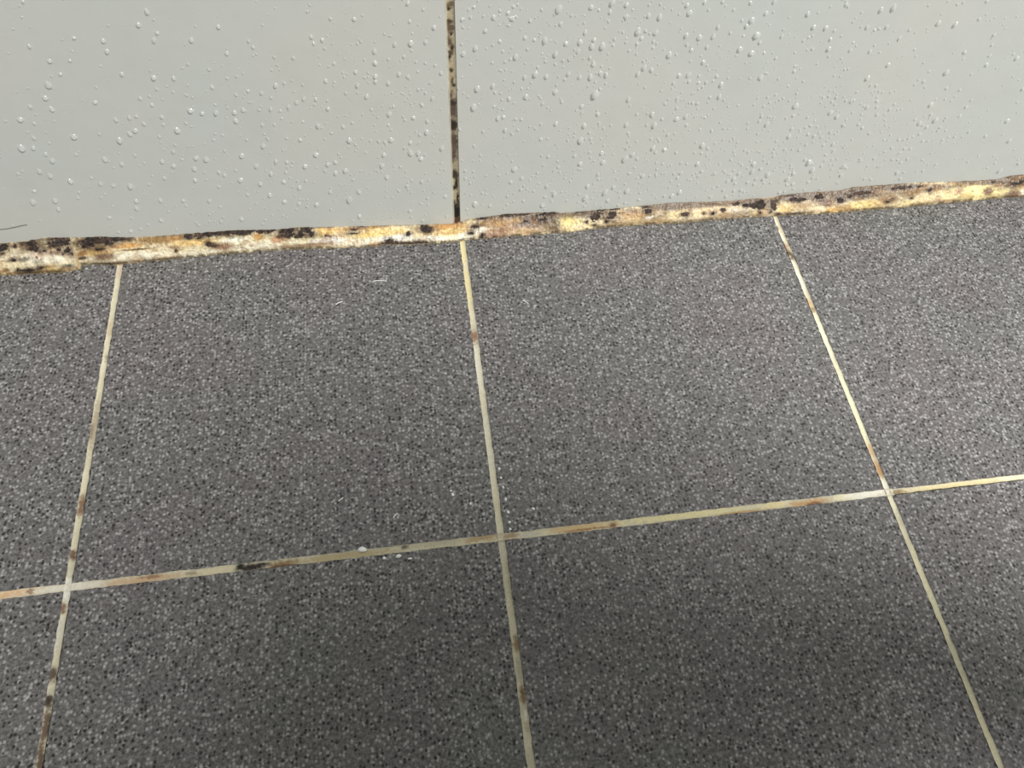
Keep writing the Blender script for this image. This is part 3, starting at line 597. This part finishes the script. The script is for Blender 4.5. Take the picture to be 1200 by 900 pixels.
def density(px, py):
    d = 0.10
    d += 0.9 * math.exp(-((px - 700) / 190) ** 2 - ((py - 215) / 55) ** 2)
    d += 0.8 * math.exp(-((px - 890) / 110) ** 2 - ((py - 190) / 60) ** 2)
    d += 0.45 * math.exp(-((px - 400) / 140) ** 2 - ((py - 170) / 90) ** 2)
    d += 0.45 * math.exp(-((px - 700) / 220) ** 2 - ((py - 90) / 90) ** 2)
    d += 0.4 * math.exp(-((px - 1040) / 120) ** 2 - ((py - 150) / 80) ** 2)
    return d * (0.35 + 1.3 * float(fbm(px / 38.0, py / 30.0, 4)))
top_px = np.array(TOP, float)
n = 0
while n < 2600:
    px, py = rng.uniform(-60, 1260), rng.uniform(-60, 265)
    if py > np.interp(px, top_px[:, 0], top_px[:, 1]) - 3: continue
    xj = 525.5 + 9.3 * py / 255
    if abs(px - xj) < 7: continue
    if rng.random() > density(px, py): continue
    n += 1
    wpx = 1.0 + 2.4 * rng.random() ** 2
    P, wd = drop_size(px, py, wpx)
    specs.append((P, wd / 2, wd / 2 * 0.6, wd / 2 * rng.uniform(0.9, 1.4), n))
st = link('droplet_mist', merged(specs, 'droplet_mist'), M_WATER)
st['kind'] = 'stuff'
tag(st, 'fine mist of tiny water droplets scattered over the grey wall tiles', 'droplets')

# ------------------------------------------------------------------ small things on wall and floor
M_HAIR = mat_plain('dark_hair', L(134, 127, 114), 0.5)
def tube(name, pts, rad, mat):
    cu = bpy.data.curves.new(name, 'CURVE'); cu.dimensions = '3D'; cu.bevel_depth = rad; cu.bevel_resolution = 2
    sp = cu.splines.new('POLY'); sp.points.add(len(pts) - 1)
    for p, q in zip(sp.points, pts): p.co = (*q, 1)
    o = bpy.data.objects.new(name, cu)
    me = bpy.data.meshes.new_from_object(o)
    bpy.data.objects.remove(o); bpy.data.curves.remove(cu)
    me.materials.clear()
    return link(name, me, mat)
pts = []
for a in np.linspace(-0.3, 1, 14):
    P = on_wall(31.5 * a + 0, 268.3 - 5.0 * a + 0.5 * math.sin(a * 5)); pts.append((P[0], W - 0.0003, P[2]))
tag(tube('hair_strand', pts, 0.00022, M_HAIR), 'thin dark hair stuck to left wall tile just above the mouldy sealant', 'hair')

M_BRIGHT = mat_plain('white_glint', (0.93, 0.93, 0.90), 0.25)  # near-white flecks stand for wet glints, the shine put into their colour
M_LINT = mat_plain('white_lint', (0.80, 0.80, 0.76), 0.7)
def floor_drop(px, py, w, hgt, label, mat=M_BRIGHT, zlift=0.0):
    P = on_floor(px, py)
    V, F = SMALL[int(px) % len(SMALL)]
    me = mesh_from('water_droplet', [(v[0], v[2], -v[1]) for v in V], F)
    bm = bmesh.new(); bm.from_mesh(me); bmesh.ops.recalc_face_normals(bm, faces=bm.faces[:]); bm.to_mesh(me); bm.free()
    o = link('glint_fleck', me, mat)
    o.location = (P[0], P[1], 0.0001 + zlift); o.scale = (w / 2 / 2150, hgt / 2 / 2150, hgt / 2 / 3200)
    tag(o, label, 'foam', 'white flecks on the floor')
    return o
floor_drop(424.5, 643.8, 9.5, 6, 'largest painted white glint, on the upper edge of the cross grout line')
floor_drop(467, 651.6, 6, 4.4, 'painted white glint just below the dark nick in the cross grout line')
floor_drop(450.3, 654, 3.6, 3.6, 'small painted white glint between two bigger flecks below the cross grout line')
floor_drop(480.5, 654.5, 5, 2.2, 'faint long painted white glint right of the others below the cross grout line')
for q, (px, py, w, hh) in enumerate(((585, 549, 3, 3), (587, 560, 2.6, 3), (589.5, 571, 2.4, 4), (592.5, 585, 3, 4), (595.5, 600, 3.4, 4), (597, 612, 3, 3), (598, 620, 3, 3), (530.5, 579.5, 3.6, 4), (528.5, 575, 2.4, 2.4), (551.5, 590, 2.4, 4), (625, 596, 3.4, 3.4))):
    floor_drop(px, py, w, hh, 'tiny painted white glint on the floor tile beside the middle long grout line')
def lint(p0, p1, bow, label, rad=0.00028):
    a = np.array(on_floor(*p0)); b = np.array(on_floor(*p1)); d = b - a; nrm = np.array([-d[1], d[0], 0])
    pts = [tuple(a + d * t + nrm * bow * 4 * t * (1 - t) + np.array([0, 0, 0.0003])) for t in np.linspace(0, 1, 9)]
    tag(tube('lint_fibre', pts, rad, M_LINT), label, 'fibre')
lint((437.5, 329.8), (453.5, 329.8), 0.06, 'longest pale lint fibre on the floor tile below the long sealant')
lint((393.5, 357.5), (401.5, 353.8), 0.1, 'short pale lint fibre left of the longest one')
lint((397, 587.5), (402.5, 583.5), 0.05, 'short white fibre in the shade left of the other shaded fibre')
lint((461, 607), (466, 601.5), 0.05, 'short white fibre on the shaded tile above the cross grout line')
lint((612.5, 352.5), (619, 356.6), 0.1, 'short pale fibre on the tile right of the middle grout line')

# ------------------------------------------------------------------ the person who stoops behind the camera
def skin_mesh(name, pts, edges, root, sub=2):
    me = bpy.data.meshes.new(name)
    me.from_pydata([p[:3] for p in pts], edges, [])
    o = bpy.data.objects.new(name, me); COL.objects.link(o)
    md = o.modifiers.new('skin', 'SKIN'); md.use_smooth_shade = True
    for v, p in zip(me.skin_vertices[0].data, pts):
        v.radius = (p[3], p[4] if len(p) > 4 else p[3])
        v.use_root = False
    me.skin_vertices[0].data[root].use_root = True
    sb = o.modifiers.new('sub', 'SUBSURF'); sb.levels = sub; sb.render_levels = sub
    dg = bpy.context.evaluated_depsgraph_get(); dg.update()
    out = bpy.data.meshes.new_from_object(o.evaluated_get(dg))
    bpy.data.objects.remove(o); bpy.data.meshes.remove(me)
    return out
def person(ox, oy):
    P = []; E = []
    def add(x, y, z, r, par=None, r2=None):
        P.append((x, y, z, r, r2 if r2 else r))
        if par is not None: E.append((par, len(P) - 1))
        return len(P) - 1
    pel = add(0, -0.58, 0.90, 0.125, None, 0.15)
    b1 = add(0, -0.45, 1.00, 0.115, pel, 0.145)
    b2 = add(0, -0.30, 1.08, 0.125, b1, 0.165)
    b3 = add(0, -0.17, 1.13, 0.105, b2, 0.15)
    nk = add(0, -0.10, 1.145, 0.055, b3)
    n2 = add(0, -0.05, 1.14, 0.052, nk)
    h1 = add(0, 0.01, 1.12, 0.082, n2)
    h2 = add(0, 0.06, 1.085, 0.092, h1)
    h3 = add(0, 0.11, 1.05, 0.075, h2)
    for sg in (-1, 1):
        sh = add(sg * 0.175, -0.19, 1.11, 0.062, b3)
        ua = add(sg * 0.215, -0.11, 1.00, 0.050, sh)
        el = add(-0.03 + sg * 0.235, -0.02, 0.90, 0.042, ua)
        fa = add(-0.06 + sg * 0.175, 0.09, 0.872, 0.036, el)
        wr = add(-0.085 + sg * 0.128, 0.175, 0.850, 0.026, fa)
        pa = add(-0.092 + sg * 0.112, 0.215, 0.838, 0.030, wr, 0.018)
        for q, (fy, ln) in enumerate(((0.030, 0.036), (0.012, 0.042), (-0.006, 0.039), (-0.022, 0.030))):
            k1 = add(-0.095 + sg * 0.088, 0.215 + fy, 0.828, 0.0095, pa)
            k2 = add(-0.095 + sg * (0.088 - ln * 0.6), 0.217 + fy, 0.824, 0.0085, k1)
            add(-0.095 + sg * (0.088 - ln * 1.15), 0.219 + fy, 0.829, 0.0075, k2)
        t1 = add(-0.095 + sg * 0.092, 0.190, 0.857, 0.0105, pa)
        add(-0.095 + sg * 0.068, 0.200, 0.857, 0.009, t1)
        hp = add(sg * 0.10, -0.57, 0.84, 0.095, pel)
        th = add(sg * 0.125, -0.53, 0.66, 0.080, hp)
        kn = add(sg * 0.135, -0.475, 0.48, 0.060, th)
        ca = add(sg * 0.135, -0.53, 0.32, 0.058, kn)
        an = add(sg * 0.135, -0.58, 0.09, 0.038, ca)
        he = add(sg * 0.137, -0.60, 0.045, 0.042, an)
        ft = add(sg * 0.15, -0.50, 0.040, 0.042, he, 0.036)
        add(sg * 0.155, -0.42, 0.030, 0.036, ft, 0.027)
    me = skin_mesh('person_body', P, E, 0)
    skin = mat_plain('skin', L(196, 150, 122), 0.55); shirt = mat_plain('grey_shirt', L(72, 76, 84), 0.85)
    trous = mat_plain('dark_trousers', L(44, 46, 54), 0.9); shoe = mat_plain('black_shoe', L(26, 26, 28), 0.5); hairm = mat_plain('dark_brown_hair', L(38, 28, 22), 0.5)
    for m in (skin, shirt, trous, shoe): me.materials.append(m)
    lo = min(v.co.z for v in me.vertices)
    for p in me.polygons:
        c = p.center
        if c.z < 0.095: p.material_index = 3
        elif c.y > -0.085 and c.z > 0.95 and abs(c.x) < 0.11: p.material_index = 0
        elif c.y > 0.10 and c.z < 0.92: p.material_index = 0
        elif c.y < -0.52 or c.z < 0.60 or (c.z < 0.88 and c.y < -0.3): p.material_index = 2
        else: p.material_index = 1
    root = bpy.data.objects.new('person', None); COL.objects.link(root); root.location = (ox, oy, -lo)
    tag(root, 'person in a grey shirt and dark trousers stooping and holding a phone in both hands', 'person')
    link('body', me, None, root)
    def blob(name, loc, sc, mat, rot=0.0):
        bm = bmesh.new(); bmesh.ops.create_uvsphere(bm, u_segments=20, v_segments=12, radius=1)
        mm = bpy.data.meshes.new(name); bm.to_mesh(mm); bm.free()
        mm.polygons.foreach_set('use_smooth', [True] * len(mm.polygons))
        o = link(name, mm, mat, root); o.location = loc; o.scale = sc; o.rotation_euler = (rot, 0, 0); return o
    blob('hair', (0, 0.052, 1.115), (0.096, 0.110, 0.078), hairm, -0.55)
    white = mat_plain('eye_white', (0.8, 0.8, 0.78), 0.3)
    for sg in (-1, 1):
        blob('ear', (sg * 0.090, 0.035, 1.085), (0.012, 0.022, 0.032), skin, -0.5)
        blob('eye', (sg * 0.030, 0.102, 1.012), (0.013, 0.012, 0.010), white)
    blob('nose', (0, 0.080, 0.998), (0.014, 0.024, 0.020), skin, -0.6)
    blob('mouth', (0, 0.045, 1.006), (0.024, 0.010, 0.008), mat_plain('lips', L(160, 92, 84), 0.5), -0.4)
    return root
who = person(0.548, -0.715)
# the phone, held flat in both hands
ph = bpy.data.objects.new('phone', None); COL.objects.link(ph)
ph.location = (0.548 - 0.095, -0.715 + 0.215, 0.842 + who.location.z)
tag(ph, 'black phone held level in both hands of the stooping person', 'phone')
link('case', bevel_box('case', -0.080, 0.080, -0.039, 0.039, -0.0045, 0.0045, 0.002), mat_plain('black_phone_case', (0.02, 0.02, 0.022), 0.4), ph)
link('screen', bevel_box('screen', -0.075, 0.075, -0.035, 0.035, 0.0045, 0.0051, 0.0002), mat_plain('dark_glass', (0.01, 0.01, 0.012), 0.08), ph)
for q in (0, 1):
    o = link('lens', bevel_box('lens', -0.006, 0.006, -0.006, 0.006, -0.0062, -0.0040, 0.002), mat_plain('lens_glass', (0.01, 0.01, 0.02), 0.05), ph)
    o.location = (-0.062 + q * 0.018, 0.022, 0)
